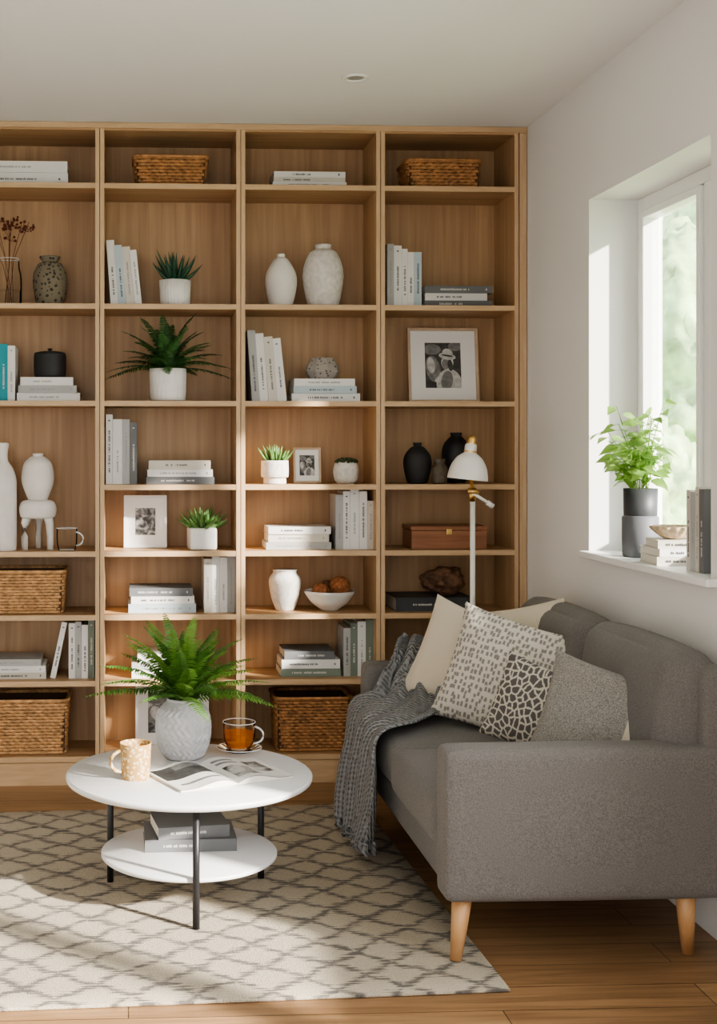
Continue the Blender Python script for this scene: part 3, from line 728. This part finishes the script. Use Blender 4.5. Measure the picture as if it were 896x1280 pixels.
def pillow(name,w,h,t,front,back,center,normal,roll,panel=None):
    """pillow plane = local x/y, local z = facing direction; panel = contrast side panel start"""
    mb=MB(); n=28; W=w/2;H=h/2
    for sgn,mat in ((1,front),(-1,back)):
        vs=[];fs=[];fp=[]
        for i in range(n+1):
            for j in range(n+1):
                u=math.sin((i/n-.5)*pi); v=math.sin((j/n-.5)*pi)
                x=W*u*(1-.09*(1-v*v)*abs(u)**3); y=H*v*(1-.09*(1-u*u)*abs(v)**3)
                th=t/2*(max(0,(1-u*u))*max(0,(1-v*v)))**.42
                th*=1+.20*mnoise.noise(Vector((x*10,y*10,sgn*3+w*10)))
                vs.append((x,y,sgn*th))
        for i in range(n):
            for j in range(n):
                a=i*(n+1)+j; q=(a,a+n+1,a+n+2,a+1); q=q if sgn>0 else q[::-1]
                (fp if panel and sgn>0 and i/n>panel else fs).append(q)
        mb.add(vs,fs,mat,None,True)
        if fp: mb.add(vs,fp,back,None,True)
    o=mb.obj(name,doubles=True)
    z=Vector(normal).normalized(); up=Vector((0,0,1)); x=up.cross(z).normalized(); y=z.cross(x)
    Mr=Matrix((x,y,z)).transposed()@Matrix.Rotation(roll,3,'Z')
    o.matrix_world=Matrix.Translation(center)@Mr.to_4x4(); return o
pillow('throw_pillow',.35,.36,.13,cream_m,cream_m,(1.115,4.19,.570),(-.45,-.85,.30),math.radians(-18))
pillow('throw_pillow',.38,.36,.12,cream_m,cream_m,(1.27,4.17,.585),(-.60,-.75,.30),math.radians(12))
pillow('throw_pillow',.41,.38,.13,dash_m,cream_m,(1.185,3.95,.562),(-.50,-.85,.32),math.radians(-14))
pillow('throw_pillow',.30,.26,.11,net_m,cream_m,(1.195,3.67,.516),(-.62,-.80,.28),math.radians(-16),panel=.64)
pillow('throw_pillow',.34,.31,.13,greyp_m,cream_m,(1.268,3.385,.540),(-.50,-.86,.30),math.radians(-14),panel=.62)

# throw blanket
ctrl=[((.99,4.475,.36),(1.17,4.475,.38)),((.98,4.475,.55),(1.16,4.475,.555)),((.95,4.42,.572),(1.14,4.42,.575)),((.91,4.34,.568),(1.11,4.33,.570)),((.865,4.31,.50),(1.06,4.25,.50)),((.835,4.31,.44),(1.02,4.08,.435)),
      ((.80,4.30,.425),(.90,3.92,.420)),((.765,4.30,.41),(.772,3.84,.40)),((.748,4.31,.30),(.750,3.81,.29)),((.74,4.31,.17),(.742,3.79,.19)),((.735,4.30,.045),(.738,3.77,.10))]
def catm(P,t):
    n=len(P)-1; s=min(int(t*n),n-1); f=t*n-s; g=lambda i:P[max(0,min(n,i))]
    p0,p1,p2,p3=(Vector(g(s+k)) for k in (-1,0,1,2))
    return .5*((2*p1)+(p2-p0)*f+(2*p0-5*p1+4*p2-p3)*f*f+(3*p1-p0-3*p2+p3)*f**3)
A=[c[0] for c in ctrl]; B=[c[1] for c in ctrl]; mb=MB(); ns,nw=110,70; vs=[]; 
for i in range(ns+1):
    t=i/ns; a=catm(A,t); b=catm(B,t); a2=catm(A,min(1,t+.01)); b2=catm(B,min(1,t+.01)); a1=catm(A,max(0,t-.01)); b1=catm(B,max(0,t-.01))
    T_=((a2+b2)-(a1+b1)).normalized(); nrm=T_.cross((b-a).normalized()).normalized()
    if nrm.z<-.2 or (abs(nrm.z)<.5 and nrm.x>0.3): nrm=-nrm
    for j in range(nw+1):
        w=j/nw; p=a.lerp(b,w); amp=.014+.006*math.sin(t*7)
        f=math.sin(w*2*pi*3.2+math.sin(t*5)*1.5)+.45*math.sin(w*2*pi*7+t*8)+.3*math.sin(t*22+w*5)
        vs.append(p+nrm*(amp*(f+1.35)))
fs=[(i*(nw+1)+j,(i+1)*(nw+1)+j,(i+1)*(nw+1)+j+1,i*(nw+1)+j+1) for i in range(ns) for j in range(nw)]
mb.add(vs,fs,knit_m,None,True)
for j in range(0,nw+1,2):
    p=vs[ns*(nw+1)+j]; mb.tube([p,p+Vector((R.uniform(-.004,.004),R.uniform(-.006,.006),-.018)),p+Vector((R.uniform(-.006,.004),R.uniform(-.008,.008),-.03))],[.003,.0028,.001],knit_m,5)
mb.obj('throw_blanket',solid=.008)

# ------------------------------------------------------------------ floor lamp
fl=empty('floor_lamp',(1.255,4.62,0))
mb=MB(); mb.lathe([(.11,0.0005),(.115,.003),(.115,.014),(.11,.018),(.012,.022)],lamp_white,seg=48); mb.obj('base',parent=fl)
mb=MB(); mb.tube([(0,0,.018),(0,0,1.09)],.0095,lamp_white,18); mb.obj('pole',parent=fl)
mb=MB(); mb.tube([(0,0,1.085),(0,0,1.135)],.013,brass,18); mb.tube([(-.02,-.012,1.125),(.02,-.012,1.118)],.010,brass,14); mb.tube([(0,0,1.13),(-.012,0,1.19),(-.02,0,1.25)],.006,brass,10); mb.obj('joint',parent=fl)
mb=MB(); mb.tube([(.0,-.012,1.115),(.06,-.012,1.075)],.006,lamp_white,12); mb.tube([(.05,-.012,1.082),(.072,-.012,1.066)],.010,lamp_white,12); mb.obj('lever',parent=fl)
Ms=Matrix.Translation((-.022,-.01,1.165))@Matrix.Rotation(math.radians(6),4,'Y')
mb=MB(); pr=smooth_prof([(.073,0),(.072,.014),(.064,.048),(.047,.078),(.027,.095),(.022,.10),(.021,.125),(.016,.132)],32)
mb.lathe(pr,lamp_white,M=Ms,cap=False,seg=48); mb.lathe([(max(.001,a-.003),b) for a,b in pr],lamp_white,M=Ms,cap=False,seg=48); mb.obj('shade',parent=fl)
mb=MB(); mb.lathe([(.017,.125),(.017,.15),(.012,.158),(.004,.162),(.001,.163)],brass,M=Ms); mb.lathe([(.0235,.100),(.0235,.106)],brass,M=Ms); mb.obj('cap',parent=fl)

# ------------------------------------------------------------------ downlight
mb=MB(); mb.lathe([(.028,-.001),(.030,-.006),(.044,-.006),(.046,-.001)],trim_m,cap=False,seg=48); mb.lathe([(.001,-.002),(.030,-.002)],simple('downlight_lens',(.35,.35,.35),.3),cap=False)
mb.obj('ceiling_downlight',(.758,4.25,ZC))

# ------------------------------------------------------------------ sill items
mb=MB(); mb.lathe([(.050,0),(.054,.003),(.056,.05),(.056,.125),(.050,.130)],grey_pot,seg=48); mb.lathe([(.050,.130),(.0505,.132),(.0525,.215),(.049,.215),(.047,.20)],grey_pot2,seg=48); mb.lathe([(.048,.203),(.001,.205)],soil,cap=False)
for s in range(20):
    a=s*2.399; l=R.uniform(.10,.27); sp=R.uniform(.05,.15); top=Vector((math.cos(a)*sp*.75-.01,math.sin(a)*sp,.205+l)); st=Vector((math.cos(a)*.02,math.sin(a)*.02,.2)); pts=[st,st.lerp(top,.5)+Vector((-.1*math.cos(a)*sp,0,.02)),top]
    mb.tube(pts,.0014,leaf_m,5)
    for k in range(8):
        t=.35+.65*k/7; p=st.lerp(top,t); b=R.uniform(0,2*pi); d=Vector((math.cos(b),math.sin(b),R.uniform(-.35,.35))).normalized(); L=R.uniform(.036,.062); sd=d.cross(Vector((0,0,1))).normalized(); sd=(Matrix.Rotation(R.uniform(-.7,.7),3,d)@sd); up=sd.cross(d)
        p2=p+d*.012; w=L*.36; q=lambda f,s_,dn:p2+d*L*f+sd*s_*w-Vector((0,0,1))*dn*L+up*abs(s_)*.004
        vs=[q(0,0,0),q(.25,.8,.02),q(.55,1,.08),q(.85,.45,.2),q(1.1,0,.34),q(.85,-.45,.2),q(.55,-1,.08),q(.25,-.8,.02),q(.3,0,.03),q(.6,0,.1)]
        mb.add(vs,[(0,1,8),(1,2,9,8),(2,3,9),(3,4,9),(0,8,7),(7,8,9,6),(6,9,5),(5,9,4)],leaf_m,None,True); mb.tube([p,p2],.0008,leaf_m,3)
o=mb.obj('potted_plant',(1.612,3.965,SILL+.0005))
for v in o.data.vertices:   # keep the foliage clear of the glass
    if v.co.x>.078: v.co.x=.078-(v.co.x-.078)*.3
booksflat('sill_books',(1.618,3.73,SILL+.0005),math.radians(-6),[(.15,.17,.026,'c',0),(.145,.165,.022,'w',.06),(.13,.155,.024,'c',-.05)])
mb=MB(); p=sc([(.3,0),(.5,.1),(.9,.7),(1,1)],.066,.036); mb.lathe(p,simple('woven_bowl',(.50,.40,.28),.8,var=.3,vscale=60,bump=.6),cap=False,disp=lambda t,z,r:.003*math.sin(t*16)*(z/.03),seg=96); mb.lathe([(a-.003,b+.002) for a,b in p],simple('woven_bowl_in',(.55,.46,.34),.8,var=.3,vscale=60),cap=False,seg=48); mb.lathe([(.001,.002),(.02,.002)],C['c'],cap=False)
mb.obj('woven_bowl',(1.612,3.72,SILL+.075))
mb=MB(); xx=0
for (t,h,c) in ((.024,.225,'c'),(.03,.22,'g'),(.022,.235,'c'),(.03,.23,'m')):
    M=Matrix.Rotation(-pi/2,4,'Z')@Matrix.Translation((xx,0,0)); book(mb,M,t,h,.115,C[c],txt(c)); xx+=t+.001
mb.obj('upright_books',(1.565,3.525,SILL+.0005))

# ------------------------------------------------------------------ garden
mb=MB(); mb.b2(XO,40,-20,60,-.4,-.3,grass_m); mb.obj('garden_ground')
def tree(loc,r,seed):
    bm=bmesh.new(); bmesh.ops.create_icosphere(bm,subdivisions=6,radius=1)
    for v in bm.verts:
        n=mnoise.fractal(v.co*1.8+Vector((seed,0,0)),.9,2,3)+.35*mnoise.noise(v.co*14); k=1+.25*n; v.co=Vector((v.co.x*r*k,v.co.y*r*k,v.co.z*r*1.2*k))
    me=bpy.data.meshes.new('garden_tree'); bm.to_mesh(me); bm.free(); me.materials.append(foliage_m)
    for p in me.polygons: p.use_smooth=True
    o=bpy.data.objects.new('garden_tree',me); bpy.context.scene.collection.objects.link(o); o.location=loc
tree((6.4,14,1.4),1.8,1); tree((8.9,16,2.2),2.3,5); tree((4.4,12.0,.2),1.2,9)

# ------------------------------------------------------------------ light
w=bpy.data.worlds.new('World'); bpy.context.scene.world=w; w.use_nodes=True
bg=w.node_tree.nodes['Background']; bg.inputs[0].default_value=(.95,.975,1,1); bg.inputs[1].default_value=4.2
sd=Vector((-1.2,1,-.66)).normalized()
sl=bpy.data.lights.new('sun','SUN'); sl.energy=17; sl.angle=math.radians(2.2); sl.color=(1,.93,.83)
so=bpy.data.objects.new('sun',sl); bpy.context.scene.collection.objects.link(so); so.rotation_euler=sd.to_track_quat('-Z','Y').to_euler(); so.location=(6,-2,5)
al=bpy.data.lights.new('added_window_fill','AREA'); al.shape='RECTANGLE'; al.size=1.4; al.size_y=1.45; al.energy=48; al.color=(1,.985,.96)  # added fill lamp outside the unseen window, brightens the room
ao=bpy.data.objects.new('added_window_fill',al); bpy.context.scene.collection.objects.link(ao); ao.location=(XR+.28,1.72,1.36); ao.rotation_euler=Vector((-1,0,0)).to_track_quat('-Z','Y').to_euler()
try: bpy.context.scene.view_settings.look='AgX - Medium High Contrast'
except Exception as e: print(e)

cam=bpy.data.cameras.new('camera'); co=bpy.data.objects.new('camera',cam); bpy.context.scene.collection.objects.link(co)
co.location=(0,0,1.28); co.rotation_euler=(pi/2,0,math.radians(-2.7)); cam.sensor_width=36; cam.sensor_fit='AUTO'; cam.lens=45
cam.shift_x=212/1280; cam.shift_y=-80/1280; cam.clip_start=.05
bpy.context.scene.camera=co
